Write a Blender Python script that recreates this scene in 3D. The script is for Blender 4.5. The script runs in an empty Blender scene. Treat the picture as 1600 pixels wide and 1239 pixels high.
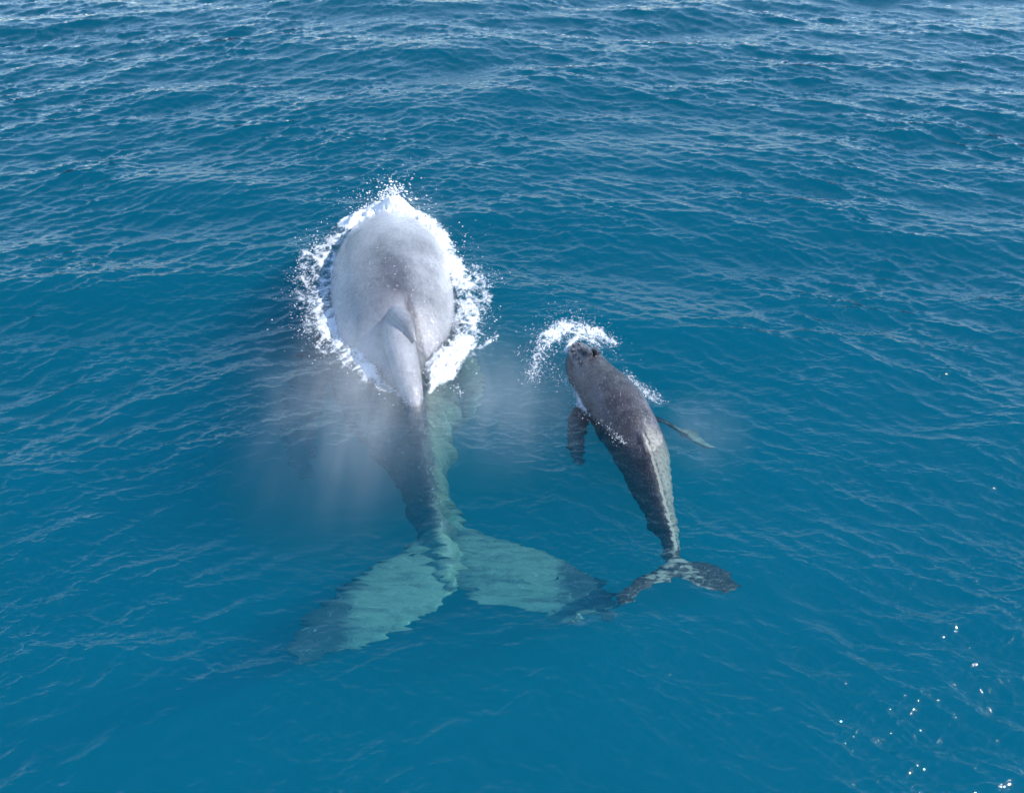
import bpy, bmesh, math, random
import numpy as np
from mathutils import Vector, Matrix

R = math.radians
scn = bpy.context.scene
COL = scn.collection
random.seed(4)
rng = np.random.default_rng(11)

# ------------------------------------------------------------------ camera
FPX, CAMH, PITCH = 1385.0, 10.0, R(38.0)      # focal length in photo pixels, drone height, look-down angle
cam_d = bpy.data.cameras.new("camera")
cam_d.sensor_width = 36.0
cam_d.lens = 36.0 * FPX / 1600.0
cam_d.clip_start, cam_d.clip_end = 0.1, 12000.0
cam = bpy.data.objects.new("camera", cam_d)
COL.objects.link(cam)
cam.location = (0, 0, CAMH)
cam.rotation_euler = (R(90) - PITCH, 0, 0)
scn.camera = cam

# ------------------------------------------------------------------ sky and sun
SUN_EL, SUN_AZ = 37.0, 98.0                    # azimuth clockwise from +Y (the way the camera looks)
w = bpy.data.worlds.new("World")
scn.world = w
w.use_nodes = True
nt = w.node_tree
sky = nt.nodes.new("ShaderNodeTexSky")
sky.sky_type = 'NISHITA'
sky.sun_disc = False
sky.sun_elevation = R(SUN_EL)
sky.sun_rotation = R(SUN_AZ)
sky.air_density, sky.dust_density, sky.ozone_density = 1.0, 0.25, 4.0
bg = nt.nodes["Background"]
nt.links.new(sky.outputs[0], bg.inputs[0])
bg.inputs[1].default_value = 0.15
sd = bpy.data.lights.new("sun", 'SUN')
sd.energy = 3.5
sd.angle = R(0.5)
sd.color = (1.0, 0.975, 0.94)
sun = bpy.data.objects.new("sun", sd)
COL.objects.link(sun)
sdir = Vector((math.sin(R(SUN_AZ)) * math.cos(R(SUN_EL)), math.cos(R(SUN_AZ)) * math.cos(R(SUN_EL)), math.sin(R(SUN_EL))))
sun.rotation_euler = sdir.to_track_quat('Z', 'Y').to_euler()
scn.view_settings.view_transform = 'Standard'
scn.view_settings.look = 'None'
scn.view_settings.exposure = 0.78
scn.view_settings.gamma = 1.0
scn.view_settings.use_curve_mapping = False
cy = scn.cycles
cy.use_denoising = True
cy.max_bounces = 8
cy.diffuse_bounces = 2
cy.glossy_bounces = 3
cy.transmission_bounces = 4
cy.volume_bounces = 1
cy.transparent_max_bounces = 12
cy.volume_step_rate = 1.0
cy.volume_max_steps = 64
cy.sample_clamp_indirect = 4.0
cy.caustics_reflective = False
cy.caustics_refractive = False


# ------------------------------------------------------------------ helpers
def at(px, py, z=0.0):
    """the world point at height z that the photo shows at (px, py): used only to measure plan positions"""
    u = (px - 800) / FPX
    v = (619.5 - py) / FPX
    d = (u, math.cos(PITCH) + v * math.sin(PITCH), -math.sin(PITCH) + v * math.cos(PITCH))
    t = (z - CAMH) / d[2]
    return np.array((d[0] * t, d[1] * t, z))


def px_size(px, py):
    """metres per photo pixel across and along the water there"""
    a, b = at(px, py), at(px + 1, py)
    c = at(px, py + 1)
    return abs(b[0] - a[0]), abs(c[1] - a[1])


_G = rng.random((256, 256)) * 2 * math.pi
_GX, _GY = np.cos(_G), np.sin(_G)


def perlin(x, y):
    x = np.asarray(x, float); y = np.asarray(y, float)
    xi = np.floor(x).astype(int); yi = np.floor(y).astype(int)
    fx = x - xi; fy = y - yi
    u = fx * fx * fx * (fx * (fx * 6 - 15) + 10)
    v = fy * fy * fy * (fy * (fy * 6 - 15) + 10)

    def g(i, j, dx, dy):
        a = (xi + i) & 255; b = (yi + j) & 255
        return _GX[a, b] * dx + _GY[a, b] * dy
    n00 = g(0, 0, fx, fy); n10 = g(1, 0, fx - 1, fy)
    n01 = g(0, 1, fx, fy - 1); n11 = g(1, 1, fx - 1, fy - 1)
    return ((n00 * (1 - u) + n10 * u) * (1 - v) + (n01 * (1 - u) + n11 * u) * v) * 1.5


def fbm(x, y, o=4, gain=0.5):
    s = 0; a = 1; t = 0
    for i in range(o):
        s = s + a * perlin(x * 2 ** i + 17.3 * i, y * 2 ** i - 9.1 * i)
        t += a; a *= gain
    return s / t


def smooth(a, b, x):
    t = np.clip((x - a) / (b - a), 0, 1)
    return t * t * (3 - 2 * t)


def mesh_from(name, V, F, smooth_shade=True):
    """V (n,3) and F (m,k) arrays with equal-sized faces"""
    me = bpy.data.meshes.new(name)
    V = np.asarray(V, np.float32); F = np.asarray(F, np.int32)
    m, k = F.shape
    me.vertices.add(len(V)); me.vertices.foreach_set("co", V.ravel())
    me.loops.add(m * k); me.loops.foreach_set("vertex_index", F.ravel())
    me.polygons.add(m)
    me.polygons.foreach_set("loop_start", np.arange(0, m * k, k, dtype=np.int32))
    me.polygons.foreach_set("loop_total", np.full(m, k, np.int32))
    me.polygons.foreach_set("use_smooth", np.full(m, smooth_shade, bool))
    me.update(calc_edges=True)
    return me


def link(name, me, mat=None, parent=None, **props):
    o = bpy.data.objects.new(name, me)
    COL.objects.link(o)
    if mat: me.materials.append(mat)
    if parent: o.parent = parent
    for k, v in props.items(): o[k] = v
    return o


def new_mat(name):
    m = bpy.data.materials.new(name)
    m.use_nodes = True
    m.node_tree.nodes.clear()
    return m, m.node_tree.nodes, m.node_tree.links


def N(nodes, t, **kw):
    n = nodes.new(t)
    for k, v in kw.items():
        if isinstance(k, str) and hasattr(n, k): setattr(n, k, v)
    return n


# ------------------------------------------------------------------ the sea: wave fields summed from spectra
class Tile:
    def __init__(s, L, n, lmin, lmax, crest_deg, spread, slope, seed, chop=1.0, power=3.6):
        r = np.random.default_rng(seed)
        k1 = np.fft.fftfreq(n, L / n) * 2 * math.pi
        KX, KY = np.meshgrid(k1, k1, indexing='ij')
        K = np.hypot(KX, KY); K[0, 0] = 1
        a = R(crest_deg) + math.pi / 2
        c = np.abs((KX * math.cos(a) + KY * math.sin(a)) / K)
        lam = 2 * math.pi / K
        amp = K ** (-power / 2) * c ** spread * smooth(lmin * .7, lmin * 1.2, lam) * (1 - smooth(lmax * .8, lmax * 1.3, lam))
        amp[0, 0] = 0
        ph = (r.normal(size=K.shape) + 1j * r.normal(size=K.shape))
        H = amp * ph
        h = np.fft.ifft2(H).real
        gx = np.fft.ifft2(1j * KX * H).real; gy = np.fft.ifft2(1j * KY * H).real
        q = slope / math.sqrt((gx ** 2 + gy ** 2).mean())
        s.L, s.n = L, n
        s.F = [np.fft.ifft2(1j * KX / K * H).real * q * chop, np.fft.ifft2(1j * KY / K * H).real * q * chop, h * q]

    def __call__(s, x, y):
        u = np.mod(x / s.L, 1.0) * s.n; v = np.mod(y / s.L, 1.0) * s.n
        i = np.floor(u).astype(int); j = np.floor(v).astype(int)
        fu = u - i; fv = v - j
        i %= s.n; j %= s.n; i2 = (i + 1) % s.n; j2 = (j + 1) % s.n
        return [f[i, j] * (1 - fu) * (1 - fv) + f[i2, j] * fu * (1 - fv) + f[i, j2] * (1 - fu) * fv + f[i2, j2] * fu * fv for f in s.F]


T_SWELL = Tile(61.0, 512, 2.0, 9.0, 4, 2, 0.085, 1, 0.6)
T_L = Tile(23.0, 1024, 0.22, 2.4, 27, 2.0, 0.23, 2, 0.9, 3.0)
T_R = Tile(23.7, 1024, 0.22, 2.4, -20, 2.0, 0.23, 3, 0.9, 3.0)
T_RIP = Tile(11.3, 1024, 0.08, 0.45, -2, 1.3, 0.25, 4, 0.85, 2.6)


def calm(x, y):
    """how lively the short waves are: slick round and behind the whales, gusts elsewhere"""
    g = 0.85 + 0.9 * fbm(x * .16 + 3, y * .22, 3)
    slick = np.exp(-(((x + .6) / 4.0) ** 2 + ((y - 9.2) / 2.8) ** 2))
    near = 1.15 + 0.0 * y
    return np.clip(g, .25, 1.5) * (1 - .3 * slick) * near


def waves(x, y):
    d = [np.zeros_like(x) for _ in range(3)]
    bl = smooth(-5, 5, x + 0.15 * (y - 12))
    fade = 1 / (1 + (np.hypot(x, y) / 150.0) ** 2)
    c = calm(x, y) * fade
    for T, wgt in ((T_SWELL, fade), (T_L, (1 - bl) * c), (T_R, bl * c), (T_RIP, c * np.clip(fbm(x * .5, y * .7 + 40, 2) + .9, .3, 1.6))):
        q = T(x, y)
        for k in range(3): d[k] = d[k] + q[k] * wgt
    return d


def build_water():
    nx, ny = 1500, 1350
    # rows: dense near, opening with distance
    a = np.linspace(R(80), R(11.0), ny)
    ys = CAMH / np.tan(a)
    ys = np.concatenate([[-40, -15, -5, -1, 0.5], ys, np.geomspace(56, 4000, 90)])
    half = np.maximum(9.0, 0.62 * np.hypot(ys, CAMH) + 1.5)
    half[ys > 56] = 0.62 * ys[ys > 56] + 3 + (ys[ys > 56] - 56) * .6
    half[:5] = np.linspace(40, 10, 5)
    s = np.linspace(-1, 1, nx)
    # extra side columns carry the sea far out to both sides
    s = np.concatenate([-np.geomspace(20, 1.02, 26), s, np.geomspace(1.02, 20, 26)])
    X = s[None, :] * half[:, None]
    Y = np.repeat(ys[:, None], len(s), 1)
    dx, dy, dz = waves(X, Y)
    V = np.stack([X + dx, Y + dy, dz], -1).reshape(-1, 3)
    nr, nc = X.shape
    idx = np.arange(nr * nc).reshape(nr, nc)
    F = np.stack([idx[:-1, :-1], idx[:-1, 1:], idx[1:, 1:], idx[1:, :-1]], -1).reshape(-1, 4)
    # closed body of water: skirt and underside at the sea floor
    ring = np.concatenate([idx[0, :], idx[1:, -1], idx[-1, -2::-1], idx[-2:0:-1, 0]])
    D = -16.0
    n0 = len(V)
    low = V[ring].copy(); low[:, 2] = D
    V = np.concatenate([V, low, [[0, 60, D]]])
    m = len(ring)
    nxt = np.roll(np.arange(m), -1)
    side = np.stack([ring, n0 + np.arange(m), n0 + nxt, ring[nxt]], -1)
    F = np.concatenate([F, side])
    # underside fan as quads with the centre used twice is not allowed, so bridge row pairs through a strip
    me = bpy.data.meshes.new("water")
    Ft = np.stack([n0 + nxt, n0 + np.arange(m), np.full(m, len(V) - 1)], -1)
    me.vertices.add(len(V)); me.vertices.foreach_set("co", V.astype(np.float32).ravel())
    loops = np.concatenate([F.ravel(), Ft.ravel()]).astype(np.int32)
    me.loops.add(len(loops)); me.loops.foreach_set("vertex_index", loops)
    me.polygons.add(len(F) + len(Ft))
    ls = np.concatenate([np.arange(len(F)) * 4, len(F) * 4 + np.arange(len(Ft)) * 3]).astype(np.int32)
    lt = np.concatenate([np.full(len(F), 4), np.full(len(Ft), 3)]).astype(np.int32)
    sm = np.concatenate([np.ones(len(F) - m, bool), np.zeros(m + len(Ft), bool)])
    me.polygons.foreach_set("loop_start", ls); me.polygons.foreach_set("loop_total", lt)
    me.polygons.foreach_set("use_smooth", sm)
    me.update(calc_edges=True)
    return link("water", me, mat_water(), kind="structure")


def mat_water():
    m, n, l = new_mat("sea_water")
    out = N(n, "ShaderNodeOutputMaterial")
    tr = N(n, "ShaderNodeBsdfTransparent")
    # reflectance of water against air, the same from either side of the surface
    ge = N(n, "ShaderNodeNewGeometry"); dt = N(n, "ShaderNodeVectorMath", operation='DOT_PRODUCT')
    ab_ = N(n, "ShaderNodeMath", operation='ABSOLUTE'); om = N(n, "ShaderNodeMath", operation='SUBTRACT'); om.use_clamp = True
    pw = N(n, "ShaderNodeMath", operation='POWER'); fr = N(n, "ShaderNodeMath", operation='MULTIPLY_ADD')
    om.inputs[0].default_value = 1.0; pw.inputs[1].default_value = 5.0; fr.inputs[1].default_value = .98; fr.inputs[2].default_value = .02
    l.new(ge.outputs["Incoming"], dt.inputs[0]); l.new(dt.outputs["Value"], ab_.inputs[0]); l.new(ab_.outputs[0], om.inputs[1])
    # light leaving the water at a low angle is spread out and weaker
    mr = N(n, "ShaderNodeMapRange"); mr.inputs[1].default_value = .1; mr.inputs[2].default_value = .85; mr.inputs[3].default_value = .36; mr.inputs[4].default_value = 1.0
    sx = N(n, "ShaderNodeSeparateXYZ"); az = N(n, "ShaderNodeMath", operation='ABSOLUTE')
    l.new(ge.outputs["Incoming"], sx.inputs[0]); l.new(sx.outputs[2], az.inputs[0])
    cc = N(n, "ShaderNodeCombineColor")
    l.new(az.outputs[0], mr.inputs[0])
    for k in range(3): l.new(mr.outputs[0], cc.inputs[k])
    l.new(cc.outputs[0], tr.inputs[0])
    l.new(om.outputs[0], pw.inputs[0]); l.new(pw.outputs[0], fr.inputs[0])
    gl = N(n, "ShaderNodeBsdfGlossy"); gl.inputs["Roughness"].default_value = 0.04
    gl.inputs["Color"].default_value = (1, 1, 1, 1)
    mx = N(n, "ShaderNodeMixShader")
    # capillary ripples finer than the mesh
    tc = N(n, "ShaderNodeTexCoord")
    mp = N(n, "ShaderNodeMapping"); mp.inputs["Scale"].default_value = (5.0, 14.0, 6.0)
    nz = N(n, "ShaderNodeTexNoise"); nz.inputs["Scale"].default_value = 1.0; nz.inputs["Detail"].default_value = 3.0
    nz.inputs["Roughness"].default_value = 0.55; nz.inputs["Distortion"].default_value = 0.4
    bp = N(n, "ShaderNodeBump"); bp.inputs["Strength"].default_value = 0.9; bp.inputs["Distance"].default_value = 0.018
    l.new(tc.outputs["Object"], mp.inputs[0]); l.new(mp.outputs[0], nz.inputs["Vector"])
    l.new(nz.outputs[0], bp.inputs["Height"])
    l.new(bp.outputs[0], dt.inputs[1]); l.new(bp.outputs[0], gl.inputs["Normal"])
    l.new(fr.outputs[0], mx.inputs[0]); l.new(tr.outputs[0], mx.inputs[1]); l.new(gl.outputs[0], mx.inputs[2])
    l.new(mx.outputs[0], out.inputs["Surface"])
    sc = N(n, "ShaderNodeVolumeScatter"); sc.inputs["Color"].default_value = (0.0, 0.54, 0.89, 1)
    sc.inputs["Density"].default_value = 0.165
    ab = N(n, "ShaderNodeVolumeAbsorption"); ab.inputs["Color"].default_value = (0.2, 0.84, 0.90, 1)
    ab.inputs["Density"].default_value = 0.55
    ad = N(n, "ShaderNodeAddShader")
    l.new(sc.outputs[0], ad.inputs[0]); l.new(ab.outputs[0], ad.inputs[1]); l.new(ad.outputs[0], out.inputs["Volume"])
    m.cycles.homogeneous_volume = True
    return m


def build_seabed():
    m, n, l = new_mat("deep_seabed")
    out = N(n, "ShaderNodeOutputMaterial"); b = N(n, "ShaderNodeBsdfPrincipled")
    tc = N(n, "ShaderNodeTexCoord"); nz = N(n, "ShaderNodeTexNoise"); nz.inputs["Scale"].default_value = 0.15; nz.inputs["Detail"].default_value = 5
    cr = N(n, "ShaderNodeValToRGB")
    cr.color_ramp.elements[0].color = (0.02, 0.05, 0.07, 1); cr.color_ramp.elements[1].color = (0.05, 0.10, 0.12, 1)
    l.new(tc.outputs["Object"], nz.inputs["Vector"]); l.new(nz.outputs[0], cr.inputs[0]); l.new(cr.outputs[0], b.inputs["Base Color"])
    b.inputs["Roughness"].default_value = 0.9
    l.new(b.outputs[0], out.inputs["Surface"])
    g = np.linspace(-1, 1, 60); g = np.sign(g) * np.abs(g) ** 2.5 * 9000
    X, Y = np.meshgrid(g, g + 30)
    Z = -14.5 + 0.8 * fbm(X * .05, Y * .05, 3)
    idx = np.arange(3600).reshape(60, 60)
    F = np.stack([idx[:-1, :-1], idx[:-1, 1:], idx[1:, 1:], idx[1:, :-1]], -1).reshape(-1, 4)
    link("seabed", mesh_from("seabed", np.stack([X, Y, Z], -1).reshape(-1, 3), F), m, kind="structure")


# ------------------------------------------------------------------ whales
def cat(t, xs, vs):
    """smooth interpolation of rows vs at xs"""
    xs = np.asarray(xs, float); vs = np.asarray(vs, float)
    n = len(xs)
    t = np.atleast_1d(t)
    i = np.clip(np.searchsorted(xs, t) - 1, 0, n - 2)
    h = xs[i + 1] - xs[i]; u = (t - xs[i]) / h
    m = np.gradient(vs, xs, axis=0)
    u = u[:, None]; h = h[:, None]
    return (2 * u ** 3 - 3 * u ** 2 + 1) * vs[i] + (u ** 3 - 2 * u ** 2 + u) * h * m[i] + (-2 * u ** 3 + 3 * u ** 2) * vs[i + 1] + (u ** 3 - u ** 2) * h * m[i + 1]


def loft(st, nseg=160, nring=64):
    """st rows: x, y, z_axis, half width, up, down, ridge shift to the side, peakedness of the back"""
    st = np.array(st, float)
    d = np.concatenate([[0], np.cumsum(np.hypot(np.diff(st[:, 0]), np.diff(st[:, 1])))])
    t = np.linspace(0, d[-1], nseg)
    S = cat(t, d, st)
    S[:, 3:6] = np.maximum(S[:, 3:6], 0.01)
    T = np.gradient(S[:, :2], t, axis=0); T /= np.linalg.norm(T, axis=1)[:, None]
    th = np.linspace(0, 2 * math.pi, nring, endpoint=False)
    c, s = np.cos(th), np.sin(th)
    V = []
    for k in range(nseg):
        x, y, z, hw, up, dn, sh, pk = S[k]
        sp = np.maximum(s, 0)
        e = c * (1 - pk * sp)
        side = e * hw + sh * sp
        zz = z + np.where(s > 0, s * up, s * dn)
        nx, ny = -T[k, 1], T[k, 0]      # to the left when walking head to tail -> flip so + is the right flank
        V.append(np.stack([x + side * nx, y + side * ny, zz], -1))
    V = np.concatenate(V)
    idx = np.arange(nseg * nring).reshape(nseg, nring)
    j = np.roll(idx, -1, axis=1)
    F = np.stack([idx[:-1], j[:-1], j[1:], idx[1:]], -1).reshape(-1, 4).tolist()
    F.append(idx[0][::-1].tolist()); F.append(idx[-1].tolist())
    return V, F


def slab(lead, trail, z, th, drop=0.0, n=90, m=24):
    """a foil between a leading and a trailing edge line (lists of xy), rounded in section; z may be a function of s"""
    L = np.array(lead); Tq = np.array(trail)
    s = np.linspace(0, 1, n)
    L = cat(s, np.linspace(0, 1, len(L)), L); Tq = cat(s, np.linspace(0, 1, len(Tq)), Tq)
    V = []
    for k in range(n):
        u = np.concatenate([np.linspace(0, 1, m), np.linspace(1, 0, m)[1:-1]])
        sg = np.concatenate([np.ones(m), -np.ones(m - 2)])
        tk = th(s[k]) * (np.sqrt(np.clip(u, 0, 1)) * (1 - u) * 2.2 + 0.07 * (1 - u))
        p = L[k][None] * (1 - u)[:, None] + Tq[k][None] * u[:, None]
        V.append(np.stack([p[:, 0], p[:, 1], z(s[k]) - drop * u ** 1.5 + sg * tk * .5], -1))
    r = len(V[0]); V = np.concatenate(V)
    idx = np.arange(n * r).reshape(n, r); j = np.roll(idx, -1, 1)
    F = np.stack([idx[:-1], j[:-1], j[1:], idx[1:]], -1).reshape(-1, 4).tolist()
    F.append(idx[0][::-1].tolist()); F.append(idx[-1].tolist())
    return V, F


def tube(P, rad, flat=1.0, n=60, m=20, axis=(0, 0, 1)):
    P = np.array(P, float); rad = np.array(rad, float)
    s = np.linspace(0, 1, n)
    Q = cat(s, np.linspace(0, 1, len(P)), P); r = cat(s, np.linspace(0, 1, len(rad)), rad[:, None])[:, 0]
    T = np.gradient(Q, axis=0); T /= np.linalg.norm(T, axis=1)[:, None]
    ax = np.array(axis, float)
    V = []
    th = np.linspace(0, 2 * math.pi, m, endpoint=False)
    for k in range(n):
        b = np.cross(T[k], ax); b /= np.linalg.norm(b); c = np.cross(b, T[k])
        V.append(Q[k] + r[k] * (np.cos(th)[:, None] * b + flat * np.sin(th)[:, None] * c))
    V = np.concatenate(V)
    idx = np.arange(n * m).reshape(n, m); j = np.roll(idx, -1, 1)
    F = np.stack([idx[:-1], j[:-1], j[1:], idx[1:]], -1).reshape(-1, 4).tolist()
    F.append(idx[0][::-1].tolist()); F.append(idx[-1].tolist())
    return V, F


def ball(c, r, n=10):
    th = np.linspace(0.05, math.pi - .05, n); ph = np.linspace(0, 2 * math.pi, 2 * n, endpoint=False)
    r = np.array(r) * np.ones(3)
    V = np.stack([np.outer(np.sin(th), np.cos(ph)) * r[0] + c[0], np.outer(np.sin(th), np.sin(ph)) * r[1] + c[1], np.outer(np.cos(th), np.ones(2 * n)) * r[2] + c[2]], -1).reshape(-1, 3)
    idx = np.arange(n * 2 * n).reshape(n, 2 * n); j = np.roll(idx, -1, 1)
    F = np.stack([idx[:-1], idx[1:], j[1:], j[:-1]], -1).reshape(-1, 4).tolist()
    F.append(idx[0].tolist()); F.append(idx[-1][::-1].tolist())
    return V, F


def fuse(shells, voxel, smooth_it=4):
    """one continuous skin from overlapping closed shells"""
    V = []; F = []; o = 0
    for v, f in shells:
        V += v.tolist(); F += [[i + o for i in q] for q in f]; o += len(v)
    me = bpy.data.meshes.new("tmp"); me.from_pydata(V, [], F)
    bm = bmesh.new(); bm.from_mesh(me)
    # every shell must face outward for the remesher
    bmesh.ops.recalc_face_normals(bm, faces=bm.faces)
    bm.to_mesh(me); bm.free()
    ob = bpy.data.objects.new("tmp", me); COL.objects.link(ob)
    r = ob.modifiers.new("r", 'REMESH'); r.mode = 'VOXEL'; r.voxel_size = voxel; r.use_smooth_shade = True
    s = ob.modifiers.new("s", 'SMOOTH'); s.factor = 0.5; s.iterations = smooth_it
    dg = bpy.context.evaluated_depsgraph_get()
    res = bpy.data.meshes.new_from_object(ob.evaluated_get(dg))
    bpy.data.objects.remove(ob); bpy.data.meshes.remove(me)
    return res


def coords(me):
    a = np.empty(len(me.vertices) * 3, np.float32); me.vertices.foreach_get("co", a)
    return a.reshape(-1, 3).astype(float)


def put_attr(me, name, arr, typ='FLOAT'):
    at_ = me.attributes.new(name, typ, 'POINT')
    at_.data.foreach_set("value" if typ == 'FLOAT' else "vector", np.asarray(arr, np.float32).ravel())


def water_wobble(P, amp=0.14, seed=0.0):
    """rippled outline of what lies under the moving surface"""
    d = np.clip(-P[:, 2] - 0.10, 0, 1.2)
    x, y = P[:, 0], P[:, 1]
    yy = y + .12 * perlin(x * .9 + 3, y * 1.7 + 8)
    env = .45 + .75 * np.abs(perlin(x * 1.1 + 41, y * 1.9 + seed))
    ox = perlin(x * 1.5 + 5 + seed, yy * 11.0 + x * 1.5) + perlin(x * 3.1 + 11, yy * 24.0 + seed - x * 2) * .6
    ox = np.sign(ox) * np.abs(ox) ** 1.2 * env * 1.5
    oy = perlin(x * 2.2 - 7 + seed, y * 5.0 + 33) * .35
    Q = P.copy()
    Q[:, 0] += amp * d * ox * 1.3
    Q[:, 1] += amp * d * oy
    return Q


def keep_normals(me):
    n = np.empty(len(me.vertices) * 3, np.float32)
    me.vertex_normals.foreach_get("vector", n)
    return n.reshape(-1, 3)


def mat_skin(name, dark, mid, pale, speck, sheen_mottle, ragged=1.3, soft=.16):
    m, n, l = new_mat(name)
    out = N(n, "ShaderNodeOutputMaterial"); b = N(n, "ShaderNodeBsdfPrincipled")
    at_ = N(n, "ShaderNodeAttribute"); at_.attribute_name = "rest"
    pa = N(n, "ShaderNodeAttribute"); pa.attribute_name = "paleness"
    bl = N(n, "ShaderNodeAttribute"); bl.attribute_name = "sheen_mottle"  # wet sheen and pale mottling, both painted into the skin colour
    n5 = N(n, "ShaderNodeTexNoise"); n5.inputs["Scale"].default_value = 38; n5.inputs["Detail"].default_value = 4; l.new(at_.outputs["Vector"], n5.inputs["Vector"])
    n1 = N(n, "ShaderNodeTexNoise"); n1.inputs["Scale"].default_value = 1.6; n1.inputs["Detail"].default_value = 8; n1.inputs["Roughness"].default_value = .6
    n2 = N(n, "ShaderNodeTexNoise"); n2.inputs["Scale"].default_value = 9; n2.inputs["Detail"].default_value = 6; n2.inputs["Roughness"].default_value = .7
    n3 = N(n, "ShaderNodeTexVoronoi"); n3.inputs["Scale"].default_value = 7 * speck
    sep = N(n, "ShaderNodeMapping"); sep.inputs["Scale"].default_value = (14, 1.6, 6); sep.inputs["Rotation"].default_value = (0, 0, .7)
    n4 = N(n, "ShaderNodeTexNoise"); n4.inputs["Scale"].default_value = 3; n4.inputs["Detail"].default_value = 3
    for q in (n1, n2, n3): l.new(at_.outputs["Vector"], q.inputs["Vector"])
    l.new(at_.outputs["Vector"], sep.inputs[0]); l.new(sep.outputs[0], n4.inputs["Vector"])
    r1 = N(n, "ShaderNodeValToRGB")
    r1.color_ramp.elements[0].position = .38; r1.color_ramp.elements[0].color = (*dark, 1)
    r1.color_ramp.elements[1].position = .66; r1.color_ramp.elements[1].color = (*mid, 1)
    l.new(n1.outputs[0], r1.inputs[0])
    # pale pigment patches, ragged at the border
    ma = N(n, "ShaderNodeMath", operation='SUBTRACT'); ma.inputs[1].default_value = .5; l.new(n2.outputs[0], ma.inputs[0])
    mb = N(n, "ShaderNodeMath", operation='MULTIPLY_ADD'); mb.inputs[1].default_value = ragged
    l.new(ma.outputs[0], mb.inputs[0]); l.new(pa.outputs["Fac"], mb.inputs[2])
    rp = N(n, "ShaderNodeValToRGB"); rp.color_ramp.elements[0].position = .5 - soft; rp.color_ramp.elements[1].position = .5 + soft
    l.new(mb.outputs[0], rp.inputs[0])
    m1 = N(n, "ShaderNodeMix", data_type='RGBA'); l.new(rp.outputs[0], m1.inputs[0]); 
    mbl = N(n, "ShaderNodeMix", data_type='RGBA'); l.new(r1.outputs[0], mbl.inputs[6]); mbl.inputs[7].default_value = (*sheen_mottle, 1)
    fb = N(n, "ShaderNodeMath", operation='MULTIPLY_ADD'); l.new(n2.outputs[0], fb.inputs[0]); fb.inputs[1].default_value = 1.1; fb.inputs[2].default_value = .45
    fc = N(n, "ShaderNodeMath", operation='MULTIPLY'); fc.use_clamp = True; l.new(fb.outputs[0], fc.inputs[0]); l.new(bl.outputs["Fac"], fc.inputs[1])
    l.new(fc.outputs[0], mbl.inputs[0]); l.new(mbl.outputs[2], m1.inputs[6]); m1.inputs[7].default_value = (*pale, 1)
    # barnacle scars and rake marks
    rv = N(n, "ShaderNodeValToRGB"); rv.color_ramp.elements[0].position = .06; rv.color_ramp.elements[0].color = (1, 1, 1, 1)
    rv.color_ramp.elements[1].position = .12; rv.color_ramp.elements[1].color = (0, 0, 0, 1)
    l.new(n3.outputs["Distance"], rv.inputs[0])
    rs = N(n, "ShaderNodeValToRGB"); rs.color_ramp.elements[0].position = .62; rs.color_ramp.elements[1].position = .72
    l.new(n4.outputs[0], rs.inputs[0])
    mxs = N(n, "ShaderNodeMath", operation='MAXIMUM'); l.new(rv.outputs[0], mxs.inputs[0]); l.new(rs.outputs[0], mxs.inputs[1])
    ms = N(n, "ShaderNodeMath", operation='MULTIPLY'); ms.inputs[1].default_value = .5; l.new(mxs.outputs[0], ms.inputs[0])
    m2 = N(n, "ShaderNodeMix", data_type='RGBA'); l.new(ms.outputs[0], m2.inputs[0]); l.new(m1.outputs[2], m2.inputs[6]); m2.inputs[7].default_value = (.55, .52, .5, 1)
    l.new(m2.outputs[2], b.inputs["Base Color"])
    rr = N(n, "ShaderNodeMapRange"); rr.inputs[3].default_value = .16; rr.inputs[4].default_value = .42; l.new(n2.outputs[0], rr.inputs[0])
    l.new(rr.outputs[0], b.inputs["Roughness"])
    b.inputs["IOR"].default_value = 1.45
    b.inputs["Coat Weight"].default_value = .7; b.inputs["Coat Roughness"].default_value = .06; b.inputs["Coat IOR"].default_value = 1.4
    bp = N(n, "ShaderNodeBump"); bp.inputs["Strength"].default_value = .6; bp.inputs["Distance"].default_value = .035
    
    hb = N(n, "ShaderNodeMath", operation='MULTIPLY_ADD'); l.new(n5.outputs[0], hb.inputs[0]); hb.inputs[1].default_value = .2; l.new(n2.outputs[0], hb.inputs[2])
    l.new(hb.outputs[0], bp.inputs["Height"]); l.new(bp.outputs[0], b.inputs["Normal"]); l.new(bp.outputs[0], b.inputs["Coat Normal"])
    l.new(b.outputs[0], out.inputs["Surface"])
    return m


def pl(points, z):
    return [at(x, y, z)[:2] for x, y in points]


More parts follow.
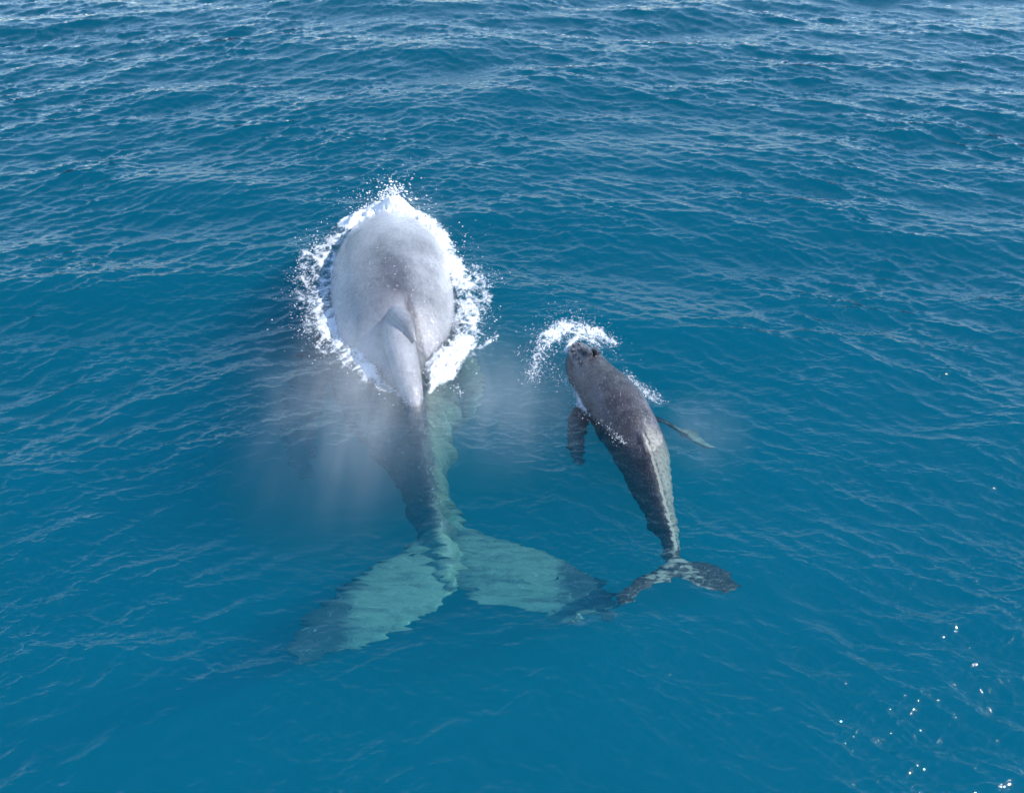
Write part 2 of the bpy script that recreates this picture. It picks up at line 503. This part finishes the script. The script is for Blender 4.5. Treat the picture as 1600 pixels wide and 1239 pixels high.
def build_mother():
    #      x      y     z    hw   up    dn   ridge peak
    st = [(-3.02, 20.6, -.55, .12, .10, .20, 0, 0),
          (-3.00, 20.2, -.45, .62, .45, .60, 0, 0),
          (-2.95, 19.3, -.40, 1.04, .85, 1.00, 0, 0),
          (-2.82, 18.2, -.40, 1.32, 1.12, 1.25, 0, 0),
          (-2.67, 17.0, -.42, 1.41, 1.28, 1.35, .02, .02),
          (-2.50, 15.8, -.50, 1.41, 1.38, 1.30, .05, .10),
          (-2.36, 14.8, -.60, 1.32, 1.34, 1.15, .08, .26),
          (-2.26, 14.1, -.68, 1.24, 1.04, 1.00, .12, .60),
          (-2.05, 13.2, -.80, .98, .86, .85, .12, .66),
          (-1.80, 12.4, -.85, .66, .76, .70, .08, .50),
          (-1.58, 11.5, -.92, .38, .50, .55, .03, .30),
          (-1.36, 10.8, -1.02, .25, .36, .42, .0, .25),
          (-1.19, 10.15, -1.14, .19, .20, .30, 0, .2),
          (-1.05, 9.65, -1.24, .17, .10, .14, 0, 0),
          (-.98, 9.4, -1.27, .08, .03, .05, 0, 0)]
    # the loft's side axis points to the left flank, so the ridge shift is negated there
    st = [tuple(list(q[:6]) + [q[6], q[7]]) for q in st]
    shells = [loft(st, 220, 96)]
    fz = -1.22
    lead = pl([(692, 790), (655, 845), (604, 872), (548, 905), (502, 935), (466, 965), (450, 1003)], fz)
    trail = pl([(722, 915), (690, 948), (640, 975), (590, 1002), (540, 1012), (500, 1020), (464, 1030)], fz - .15)
    shells.append(slab(lead, trail, lambda s: fz - .25 * s * s, lambda s: .24 * (1 - s) ** .8 + .05, .15))
    lead = pl([(692, 790), (742, 832), (802, 846), (862, 866), (912, 890), (946, 908), (970, 936)], fz)
    trail = pl([(712, 915), (742, 946), (800, 950), (850, 962), (892, 976), (926, 958), (962, 970)], fz - .15)
    shells.append(slab(lead, trail, lambda s: fz - .12 * s * s, lambda s: .24 * (1 - s) ** .8 + .05, .15))
    # dorsal fin: low, thick based, hooked backward
    P = [(-2.40, 15.1, .40), (-2.25, 14.7, .54), (-2.08, 14.35, .64), (-1.93, 14.02, .66), (-1.82, 13.75, .55)]
    shells.append(tube(P, [.16, .21, .19, .12, .03], .95))
    P = [(-2.28, 14.7, .36), (-2.14, 13.9, .34), (-2.00, 13.4, .20), (-1.85, 12.9, .0), (-1.75, 12.5, -.2)]
    shells.append(tube(P, [.30, .31, .28, .22, .14], .95))
    # long flippers under the water
    shells.append(tube([(-3.7, 16.4, -1.0), (-4.2, 15.7, -1.3), (-4.5, 14.7, -1.8), (-4.4, 13.8, -2.2), (-4.2, 13.2, -2.4)], [.36, .42, .38, .26, .1], .3))
    shells.append(tube([(-1.4, 15.6, -.7), (-1.05, 15.0, -.75), (-.82, 14.4, -.9), (-.85, 13.9, -1.1), (-.95, 13.6, -1.3)], [.28, .28, .24, .17, .08], .3))
    me = fuse(shells, .02, 7)
    P = coords(me)
    x, y, z = P.T
    put_attr(me, "rest", P, 'FLOAT_VECTOR')
    spine = np.interp(y, [9, 11.5, 13.2, 14, 15, 17, 20], [-1.05, -1.5, -1.78, -1.95, -2.2, -2.7, -3.0])
    fl = 1 - smooth(10.15, 10.7, y)
    tipd = np.maximum(smooth(1.45, 2.1, np.abs(x + .85)) * 1.0, 0)
    p = np.zeros(len(x))
    # flukes pale over the middle, dark at the tips and rear edge
    vein = 1 - np.abs(perlin(x * 1.1 + .5 * perlin(x * 2, y * 3), y * 3.4)) * 3
    p = p + fl * (.80 - 1.0 * tipd - .16 * np.clip(vein, 0, 1) + .22 * fbm(x * 1.6, y * 3.5, 4) + .55 * fbm(x * 1.3 + .4 * perlin(x * 2, y * 2), y * 11, 3))
    # pale right flank of the tail stock below the ridge
    p = np.maximum(p, (1 - fl) * smooth(0.02, .22, x - spine) * (1 - smooth(13.0, 14.5, y)) * (.66 + .6 * fbm(x * 3, y * 5 + 3, 4)))
    p = np.maximum(p, smooth(-1.12, -.95, x) * smooth(12, 12.5, y) * (1 - smooth(-.5, -.3, z)) * .6)
    put_attr(me, "paleness", p + .12 * fbm(x * .8, y * .5, 3))
    # wet sheen painted into the exposed back: lavender grey, palest along flanks and shoulders
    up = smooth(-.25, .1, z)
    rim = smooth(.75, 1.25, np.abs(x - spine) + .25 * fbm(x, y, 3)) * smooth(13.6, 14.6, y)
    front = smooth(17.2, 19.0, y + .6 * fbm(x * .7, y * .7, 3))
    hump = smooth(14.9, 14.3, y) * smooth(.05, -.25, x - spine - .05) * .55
    put_attr(me, "sheen_mottle", up * np.clip(.40 + .5 * np.maximum.reduce([rim, front * .95, hump]) - .42 * np.exp(-((x - spine + .05) / .42) ** 2) * smooth(14.6, 15.4, y) * (1 - smooth(16.4, 17.8, y)) + .34 * fbm(x * 1.7, y * 1.1, 5, .65) - .8 * np.exp(-((x - np.interp(y, [13.2, 13.8, 14.4, 15.1], [-1.62, -1.70, -1.86, -2.1])) / .085) ** 2) * smooth(13.4, 13.7, y) * (1 - smooth(14.6, 15.2, y)), 0, 1))  # dark band beside the fin paints in the shade of its recess
    # faint knuckles and fold lines on the back
    nz = fbm(x * 2.0, y * 1.6, 4) * .018
    P[:, 2] += nz * (z > 0)
    NV = keep_normals(me)
    P = water_wobble(P, .13)
    me.vertices.foreach_set("co", P.astype(np.float32).ravel()); me.update()
    for p_ in me.polygons: p_.use_smooth = True
    me.normals_split_custom_set_from_vertices(NV.tolist())
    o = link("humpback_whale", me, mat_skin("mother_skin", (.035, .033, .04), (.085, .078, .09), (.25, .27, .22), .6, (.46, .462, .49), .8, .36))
    o["label"] = "large adult humpback whale with broad pale grey back breaking the surface"
    o["category"] = "whale"
    return o


def build_calf():
    st = [(1.24, 14.42, .02, .06, .05, .08, 0, 0),
          (1.28, 14.32, .02, .17, .12, .18, 0, 0),
          (1.36, 14.05, .02, .27, .18, .30, 0, 0),
          (1.45, 13.75, .0, .35, .28, .38, 0, .05),
          (1.58, 13.35, -.02, .44, .38, .46, 0, .05),
          (1.76, 12.9, -.03, .52, .46, .50, 0, .05),
          (1.94, 12.4, -.05, .55, .48, .52, 0, .08),
          (2.11, 11.9, -.10, .52, .42, .48, 0, .14),
          (2.23, 11.45, -.18, .49, .36, .42, 0, .25),
          (2.31, 11.0, -.27, .39, .30, .36, -.02, .35),
          (2.39, 10.5, -.36, .28, .24, .28, -.02, .35),
          (2.46, 10.0, -.44, .19, .18, .21, 0, .3),
          (2.51, 9.6, -.49, .13, .12, .14, 0, .2),
          (2.53, 9.3, -.51, .09, .06, .07, 0, 0),
          (2.53, 9.1, -.52, .04, .02, .03, 0, 0)]
    shells = [loft(st, 200, 80)]
    fz = -.5
    lead = pl([(1055, 862), (1040, 880), (1018, 892), (995, 902), (978, 915), (962, 932)], fz)
    trail = pl([(1064, 900), (1045, 908), (1025, 912), (1005, 922), (985, 938), (966, 942)], fz)
    shells.append(slab(lead, trail, lambda s: fz - .05 * s, lambda s: .09 * (1 - s) + .03))
    lead = pl([(1055, 862), (1072, 876), (1095, 876), (1120, 882), (1140, 892), (1152, 910)], fz)
    trail = pl([(1056, 900), (1075, 908), (1095, 918), (1115, 924), (1135, 925), (1152, 918)], fz)
    shells.append(slab(lead, trail, lambda s: fz - .05 * s, lambda s: .09 * (1 - s) + .03))
    # dorsal nub
    shells.append(tube([(2.10, 11.9, .17), (2.18, 11.5, .15), (2.24, 11.25, .08), (2.28, 11.05, 0)], [.07, .07, .05, .03]))
    # flippers
    shells.append(tube([(1.55, 12.95, -.2), (1.27, 12.62, -.28), (1.17, 12.25, -.38), (1.15, 11.85, -.48), (1.2, 11.55, -.55)], [.16, .19, .17, .13, .07], .32, axis=(.15, 0, 1)))
    shells.append(tube([(2.3, 12.7, -.25), at(1040, 660, -.4), at(1062, 672, -.62), at(1088, 686, -.8), at(1106, 698, -.95)], [.12, .09, .09, .15, .09], .35, axis=(0, .3, 1)))
    # head: lower jaw to the left, median ridge, splash guard, knobs
    shells.append(tube([(1.18, 14.25, -.06), (1.16, 13.9, -.08), (1.22, 13.5, -.1), (1.34, 13.1, -.12)], [.08, .13, .15, .12], .9))
    shells.append(tube([(1.27, 14.34, .12), (1.36, 14.05, .20), (1.45, 13.82, .33)], [.035, .045, .05]))
    shells.append(tube([(1.36, 13.95, .19), (1.43, 13.82, .31), (1.48, 13.62, .36)], [.03, .06, .05]))
    shells.append(tube([(1.52, 14.02, .16), (1.56, 13.86, .29), (1.61, 13.66, .35)], [.03, .06, .05]))
    shells.append(tube([(1.19, 14.33, .07), (1.13, 14.05, .10), (1.16, 13.75, .12), (1.24, 13.45, .12)], [.03, .045, .05, .03]))
    shells.append(tube([(1.33, 14.36, .07), (1.50, 14.17, .10), (1.66, 13.95, .12), (1.80, 13.7, .13)], [.03, .04, .045, .03]))
    for kx, ky, kz, r in [(1.2, 14.22, .14, .036), (1.17, 14.06, .16, .04), (1.19, 13.88, .18, .04), (1.24, 13.7, .22, .038), (1.42, 14.2, .14, .034), (1.5, 14.08, .17, .034),
                          (1.31, 14.2, .2, .03), (1.28, 13.98, .23, .032), (1.33, 13.83, .27, .03), (1.27, 13.52, .25, .035), (1.37, 14.34, .12, .03), (1.45, 14.02, .24, .028)]:
        shells.append(ball((kx, ky, kz), r))
    me = fuse(shells, .0125, 2)
    P = coords(me)
    x, y, z = P.T
    put_attr(me, "rest", P * 1.9, 'FLOAT_VECTOR')
    spine = np.interp(y, [9, 10, 11, 12, 13, 14.3], [2.53, 2.46, 2.31, 2.06, 1.72, 1.28])
    fl = 1 - smooth(9.35, 9.55, y)
    vein = 1 - np.abs(perlin(x * 4.1 + .5 * perlin(x * 5, y * 7), y * 11.0)) * 3
    p = fl * (.60 - .45 * smooth(.15, .6, np.abs(x - 2.5)) - .35 * np.clip(vein, 0, 1) + .8 * fbm(x * 5, y * 14, 3))
    p = np.maximum(p, (1 - fl) * smooth(.03, .16, x - spine) * (1 - smooth(11.2, 12.4, y)) * .62)
    p = np.maximum(p, smooth(2.75, 3.0, x) * smooth(11.5, 11.8, y) * .5)
    p = np.maximum(p, smooth(11.72, 11.5, y) * smooth(1.4, 1.3, x) * .6)
    p = np.maximum(p, (1 - fl) * np.exp(-((x - spine - .07 + .02 * perlin(x * 3, y * 14)) / .035) ** 2) * (1 - smooth(11.2, 11.8, y)) * 1.1)
    put_attr(me, "paleness", p + .1 * fbm(x * 2, y * 1.5, 3))
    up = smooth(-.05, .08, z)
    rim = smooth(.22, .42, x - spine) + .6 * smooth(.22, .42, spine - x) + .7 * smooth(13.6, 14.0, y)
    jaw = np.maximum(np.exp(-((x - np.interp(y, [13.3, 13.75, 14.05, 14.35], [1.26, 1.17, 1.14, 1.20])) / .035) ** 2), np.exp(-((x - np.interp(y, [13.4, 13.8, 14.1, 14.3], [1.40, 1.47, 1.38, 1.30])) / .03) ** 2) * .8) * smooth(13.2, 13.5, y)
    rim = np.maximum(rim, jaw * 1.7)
    put_attr(me, "sheen_mottle", up * np.clip(.10 + .55 * rim + 1.15 * fbm(x * 3.6, y * 2.8, 5, .7) + .35 * smooth(.0, .3, x - spine) * smooth(12.6, 11.6, y), 0, 1))
    P[:, 2] += fbm(x * 4.0, y * 3.2, 4) * .012 * (z > 0)
    NV = keep_normals(me)
    P = water_wobble(P, .16, 4.0)
    me.vertices.foreach_set("co", P.astype(np.float32).ravel()); me.update()
    for p_ in me.polygons: p_.use_smooth = True
    me.normals_split_custom_set_from_vertices(NV.tolist())
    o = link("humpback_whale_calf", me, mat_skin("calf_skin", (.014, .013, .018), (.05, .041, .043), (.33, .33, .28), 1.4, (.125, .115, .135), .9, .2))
    o["label"] = "small dark humpback calf swimming beside the adult with one flipper spread left"
    o["category"] = "whale calf"
    # two open nostrils behind the splash guard
    m, n, l = new_mat("nostril_dark")
    out = N(n, "ShaderNodeOutputMaterial"); b = N(n, "ShaderNodeBsdfPrincipled"); b.inputs["Base Color"].default_value = (.012, .01, .012, 1); b.inputs["Roughness"].default_value = .3
    l.new(b.outputs[0], out.inputs["Surface"])
    for sx in (-1, 1):
        V, F = tube([(1.51 + sx * .02, 13.82, .345), (1.53 + sx * .045, 13.72, .372), (1.545 + sx * .055, 13.6, .372)], [.010, .024, .010], .8, 24, 12)
        mm = bpy.data.meshes.new("nostril"); mm.from_pydata(V.tolist(), [], F)
        for q in mm.polygons: q.use_smooth = True
        link("nostril", mm, m, o)
    return o


# ------------------------------------------------------------------ foam and spray
def mat_foam():
    m, n, l = new_mat("sea_foam")
    out = N(n, "ShaderNodeOutputMaterial"); b = N(n, "ShaderNodeBsdfPrincipled")
    tc = N(n, "ShaderNodeTexCoord"); nz = N(n, "ShaderNodeTexNoise"); nz.inputs["Scale"].default_value = 30; nz.inputs["Detail"].default_value = 4
    cr = N(n, "ShaderNodeValToRGB"); cr.color_ramp.elements[0].color = (.78, .82, .84, 1); cr.color_ramp.elements[1].color = (.93, .93, .93, 1)
    l.new(tc.outputs["Object"], nz.inputs["Vector"]); l.new(nz.outputs[0], cr.inputs[0]); l.new(cr.outputs[0], b.inputs["Base Color"])
    b.inputs["Roughness"].default_value = .55
    al = N(n, "ShaderNodeAttribute"); al.attribute_name = "cover"; l.new(al.outputs["Fac"], b.inputs["Alpha"])
    l.new(b.outputs[0], out.inputs["Surface"])
    return m


def bands_to_blobs(bands, wide=1.25):
    B = []
    for band in bands:
        for (x0, y0, w0, s0), (x1, y1, w1, s1) in zip(band[:-1], band[1:]):
            nn = max(2, int(math.hypot(x1 - x0, y1 - y0) / 3))
            for k in range(nn):
                u = k / nn
                px, py = x0 + (x1 - x0) * u, y0 + (y1 - y0) * u
                c = at(px, py); sx, sy = px_size(px, py); ww = w0 + (w1 - w0) * u
                B.append((c[0], c[1], ww * sx * wide, ww * sy * .8 * wide, s0 + (s1 - s0) * u))
    return B


def density(x, y, blobs):
    D = np.zeros_like(x)
    for cx, cy_, rx, ry, s in blobs:
        d2 = ((x - cx) / rx) ** 2 + ((y - cy_) / ry) ** 2
        D = np.maximum(D, s * np.exp(-d2 * .9))
    return D


def foam(name, bands, x0, x1, y0, y1, cell, mat, heaps=(), drops=(), lift=.05, seed=0, thr=.52, dsc=1.0, fs=1.0, wide=1.25, flecks=4):
    blobs = bands_to_blobs(bands, wide)
    xs = np.arange(x0, x1, cell); ys = np.arange(y0, y1, cell * 1.3)
    X, Y = np.meshgrid(xs, ys, indexing='ij')
    D = density(X, Y, blobs)
    wx = X + .06 * perlin(X * 5 + seed, Y * 5); wy = Y + .06 * perlin(X * 5, Y * 5 + 20 + seed)
    rid = np.clip(1 - np.abs(perlin(wx * 2.6 * fs + seed, wy * 2.0 * fs)) * 2.6, 0, 1)
    rid2 = np.clip(1 - np.abs(perlin(wx * 6.5 * fs + seed, wy * 4.6 * fs + 9)) * 2.6, 0, 1)
    fine = perlin(X * 24 * fs + seed, Y * 18 * fs)
    big = fbm(X * 1.1 * fs + seed, Y * 1.1 * fs, 2)
    lace = np.maximum(rid, rid2 * .85) * .55 + rid * rid2 * .25 + fbm(X * 9 * fs, Y * 7 * fs + seed, 3) * .45
    M = D * (1 + .45 * big) + .55 * lace + .13 * fine - .32
    M = np.where(D > .10, M, -1)
    veil = .34
    keep = M > thr - veil
    H = .012 + lift * np.clip(D - .3, 0, 1.2) * (.45 + .55 * (fbm(X * 7 + seed, Y * 6, 4, .6) + .3))
    H += .02 * np.clip(M - thr, 0, .5) + .006 * perlin(X * 30, Y * 30)
    hq = np.zeros_like(X)
    for hx, hy, rx, ry, hh in heaps:
        q = np.exp(-(((X - hx) / rx) ** 2 + ((Y - hy) / ry) ** 2) ** 1.7)
        H += hh * q * (.85 + .8 * fbm(X * 3.2 + 3, Y * 3.2, 4, .42))
        keep |= q > .1
        hq = np.maximum(hq, smooth(.12, .4, q + .2 * fine))
    dx, dy, dz = waves(X, Y)
    jx = rng.normal(size=X.shape) * cell * .18
    V = np.stack([X + dx + jx, Y + dy, dz + H], -1).reshape(-1, 3)
    idx = np.arange(X.size).reshape(X.shape)
    kf = keep[:-1, :-1]
    F = np.stack([idx[:-1, :-1], idx[1:, :-1], idx[1:, 1:], idx[:-1, 1:]], -1)[kf]
    used = np.unique(F); remap = np.full(len(V), -1); remap[used] = np.arange(len(used))
    V = V[used]; F = remap[F]
    cover = (smooth(thr - veil, thr + .28, M) ** 1.3 if not len(heaps) else np.maximum(smooth(thr - veil, thr + .28, M) ** 1.3, hq)).reshape(-1)[used]
    # droplets: small octahedra
    allc, allr = [], []
    for px, py, sp, cnt, zmax, rmin, rmax in drops:
        cnt = int(cnt * .3)
        c = at(px, py); sx, sy = px_size(px, py)
        a = rng.normal(size=(cnt, 2))
        q = np.stack([c[0] + a[:, 0] * sp * sx, c[1] + a[:, 1] * sp * sy * .8, rng.random(cnt) ** 1.6 * zmax + .02], -1)
        allc.append(q); allr.append(rmin + (rmax - rmin) * rng.random(cnt) ** 4)
    # flecks torn off along the bands
    bb = np.array(blobs)
    cnt = len(bb) * flecks
    pick = rng.integers(0, len(bb), cnt)
    a = rng.normal(size=(cnt, 2)) * .95
    q = np.stack([bb[pick, 0] + a[:, 0] * bb[pick, 2], bb[pick, 1] + a[:, 1] * bb[pick, 3], rng.random(cnt) ** 2 * .1 + .012], -1)
    allc.append(q); allr.append((.005 + .012 * rng.random(cnt) ** 3) * dsc)
    C = np.concatenate(allc); r = np.concatenate(allr)
    ddx, ddy, ddz = waves(C[:, 0], C[:, 1])
    C[:, 2] += ddz
    O = np.array([(1, 0, 0), (0, 1, 0), (-1, 0, 0), (0, -1, 0), (0, 0, 1), (0, 0, -1)], float)
    Of = np.array([(0, 1, 4), (1, 2, 4), (2, 3, 4), (3, 0, 4), (1, 0, 5), (2, 1, 5), (3, 2, 5), (0, 3, 5)])
    sc = np.stack([r * (.7 + .9 * rng.random(len(r))), r * (.7 + .9 * rng.random(len(r))), r * (.6 + .5 * rng.random(len(r)))], -1)
    VD = (C[:, None, :] + O[None] * sc[:, None, :]).reshape(-1, 3)
    FD = (Of[None] + (np.arange(len(C)) * 6)[:, None, None]).reshape(-1, 3)
    F3 = np.concatenate([F[:, [0, 1, 2]], F[:, [0, 2, 3]], FD + len(V)])
    V = np.concatenate([V, VD])
    me = mesh_from(name, V, F3)
    put_attr(me, "cover", np.concatenate([cover, np.ones(len(VD))]))
    return link(name, me, mat)


def build_foam():
    mf = mat_foam()
    b = [[(605, 326, 12, 1.3), (570, 343, 14, .85), (535, 365, 17, .68), (510, 392, 21, .68), (496, 430, 25, .64), (500, 470, 28, .68), (518, 510, 27, .74), (545, 545, 23, .82), (575, 575, 16, .86), (600, 598, 9, .85), (645, 618, 5, .55)],
         [(522, 400, 5, .8), (520, 430, 6, .95), (524, 470, 7, 1.15), (536, 508, 8, 1.2), (552, 535, 8, 1.1), (572, 562, 7, .9)],
         [(620, 330, 12, 1.4), (655, 346, 10, 1.0), (688, 372, 12, 1.0), (702, 402, 15, 1.0), (720, 440, 23, .76), (728, 480, 27, .70), (724, 520, 25, .82), (712, 552, 20, 1.05), (700, 578, 14, 1.05), (688, 590, 9, .95)],
         [(694, 552, 14, 1.3), (684, 572, 15, 1.4), (680, 588, 11, 1.2), (674, 606, 4, .9)],
         [(560, 515, 10, .5), (580, 555, 12, .52), (605, 595, 9, .5)],
         [(478, 400, 12, .55), (470, 450, 13, .50), (476, 500, 12, .48), (510, 550, 10, .55)],
         [(745, 420, 12, .55), (757, 450, 13, .55), (752, 495, 12, .50)],
         [(745, 545, 3, .5), (762, 535, 3, .6), (778, 526, 3, .6)],
         [(714, 600, 4, .6), (722, 614, 3, .6)]]
    hx = at(612, 335)
    heaps = [(hx[0] + .1, hx[1] - .12, .34, .34, .34), (hx[0] - .35, hx[1] - .3, .42, .34, .2), (hx[0] - .85, hx[1] - .5, .35, .3, .14)]
    drops = [(614, 318, 11, 1100, .42, .018, .05), (580, 338, 12, 500, .25, .012, .035), (612, 314, 19, 1100, .6, .006, .026), (560, 335, 22, 320, .3, .006, .02), (500, 380, 20, 260, .2, .006, .02), (655, 335, 18, 260, .35, .006, .02),
             (715, 385, 20, 260, .25, .006, .02), (755, 440, 18, 260, .2, .006, .02), (475, 440, 18, 260, .2, .006, .018), (480, 510, 20, 260, .15, .006, .018),
             (750, 510, 18, 220, .15, .006, .018), (640, 622, 14, 160, .1, .005, .014)]
    o = foam("foam", b, -5.2, -.1, 12.4, 21.4, .016, mf, heaps, drops, .10, 0)
    o["kind"] = "stuff"; o["label"] = "white churned foam and spray ringing the adult whale's back"; o["category"] = "foam"
    b = [[(832, 590, 6, .5), (838, 570, 9, .62), (846, 548, 11, .8), (854, 530, 12, .92), (880, 519, 12, .95), (905, 519, 10, .9), (930, 525, 8, .8), (948, 535, 5, .7), (964, 541, 3, .8)],
         [(884, 552, 4, .8), (890, 540, 4, .9), (905, 531, 3, .9), (925, 537, 4, .8), (940, 548, 3, .7)],
         [(898, 596, 4, .5), (903, 612, 5, .75), (914, 632, 6, .95), (930, 645, 5, .85), (945, 662, 4, .8), (958, 680, 3, .7), (975, 700, 3, .5)],
         [(975, 583, 3, .5), (990, 594, 3, .6), (1003, 606, 4, .6)],
         [(1003, 603, 5, .6), (1014, 614, 6, .7), (1030, 632, 5, .5)],
         [(876, 592, 4, .5), (890, 588, 4, .55)]]
    drops = [(845, 560, 16, 380, .15, .004, .013), (880, 515, 22, 420, .25, .004, .013), (945, 540, 14, 220, .15, .004, .012), (965, 560, 12, 60, .1, .004, .011),
             (850, 585, 14, 160, .1, .004, .011), (1015, 615, 10, 160, .06, .004, .011), (910, 625, 7, 220, .08, .004, .011), (890, 585, 10, 110, .08, .004, .011)]
    o = foam("foam", b, .1, 3.2, 11.6, 15.4, .010, mf, (), drops, .06, 50, .6, .75, 1.9, 1.5, 22)
    o["kind"] = "stuff"; o["label"] = "arc of white foam and droplets thrown ahead of the calf's snout"; o["category"] = "foam"


# ------------------------------------------------------------------ breath mist hanging in the air
def build_mist():
    specs = [("broad thin breath mist drifting low behind the adult whale on its left", (-2.6, 12.0, .9), (2.7, 4.6, .9), .26, 1),
             ("narrow brighter plume of breath mist beside the adult's tail stock", (-2.45, 11.3, .9), (1.2, 3.6, .8), .30, 5),
             ("faint wisp of breath mist between the adult's tail and the calf", (-.2, 11.9, .8), (2.2, 2.8, .8), .27, 2),
             ("small faint puff of breath mist right of the calf's tail", (3.15, 11.1, .6), (1.1, 1.4, .6), .18, 3),
             ("thin veil of breath mist over the adult's wet back", (-2.45, 15.9, 1.6), (1.7, 2.8, .8), .2, 4)]
    for lab, c, r, den, sd_ in specs:
        m, n, l = new_mat("breath_mist")
        out = N(n, "ShaderNodeOutputMaterial")
        tc = N(n, "ShaderNodeTexCoord")
        ln = N(n, "ShaderNodeVectorMath", operation='LENGTH')
        l.new(tc.outputs["Object"], ln.inputs[0])
        fo = N(n, "ShaderNodeMapRange"); fo.interpolation_type = 'SMOOTHSTEP'
        fo.inputs[1].default_value = -.1; fo.inputs[2].default_value = 1.0; fo.inputs[3].default_value = 1; fo.inputs[4].default_value = 0
        l.new(ln.outputs["Value"], fo.inputs[0])
        mp = N(n, "ShaderNodeMapping"); mp.inputs["Location"].default_value = (sd_ * 3.1, sd_, 0); mp.inputs["Scale"].default_value = (1.5, .8, .7)
        nz = N(n, "ShaderNodeTexNoise"); nz.inputs["Scale"].default_value = 2.4; nz.inputs["Detail"].default_value = 5; nz.inputs["Roughness"].default_value = .6; nz.inputs["Distortion"].default_value = .5
        l.new(tc.outputs["Object"], mp.inputs[0]); l.new(mp.outputs[0], nz.inputs["Vector"])
        r2 = N(n, "ShaderNodeMapRange"); r2.inputs[1].default_value = .38; r2.inputs[2].default_value = .7; r2.inputs[3].default_value = .12; r2.inputs[4].default_value = 1.5
        l.new(nz.outputs[0], r2.inputs[0])
        fp = N(n, "ShaderNodeMath", operation='POWER'); fp.inputs[1].default_value = 1.5; l.new(fo.outputs[0], fp.inputs[0])
        mu = N(n, "ShaderNodeMath", operation='MULTIPLY'); l.new(fp.outputs[0], mu.inputs[0]); l.new(r2.outputs[0], mu.inputs[1])
        m2 = N(n, "ShaderNodeMath", operation='MULTIPLY'); l.new(mu.outputs[0], m2.inputs[0]); m2.inputs[1].default_value = den
        vs = N(n, "ShaderNodeVolumeScatter"); vs.inputs["Color"].default_value = (1, 1, 1, 1)
        l.new(m2.outputs[0], vs.inputs["Density"]); l.new(vs.outputs[0], out.inputs["Volume"])
        V, F = ball((0, 0, 0), 1.0, 16)
        me = bpy.data.meshes.new("breath_mist"); me.from_pydata(V.tolist(), [], F)
        bm = bmesh.new(); bm.from_mesh(me); bmesh.ops.recalc_face_normals(bm, faces=bm.faces); bm.to_mesh(me); bm.free()
        o = link("breath_mist", me, m)
        o.location = c; o.scale = r
        o["kind"] = "stuff"; o["label"] = lab; o["category"] = "mist"


build_water()
build_seabed()
build_mother()
build_calf()
build_foam()
build_mist()
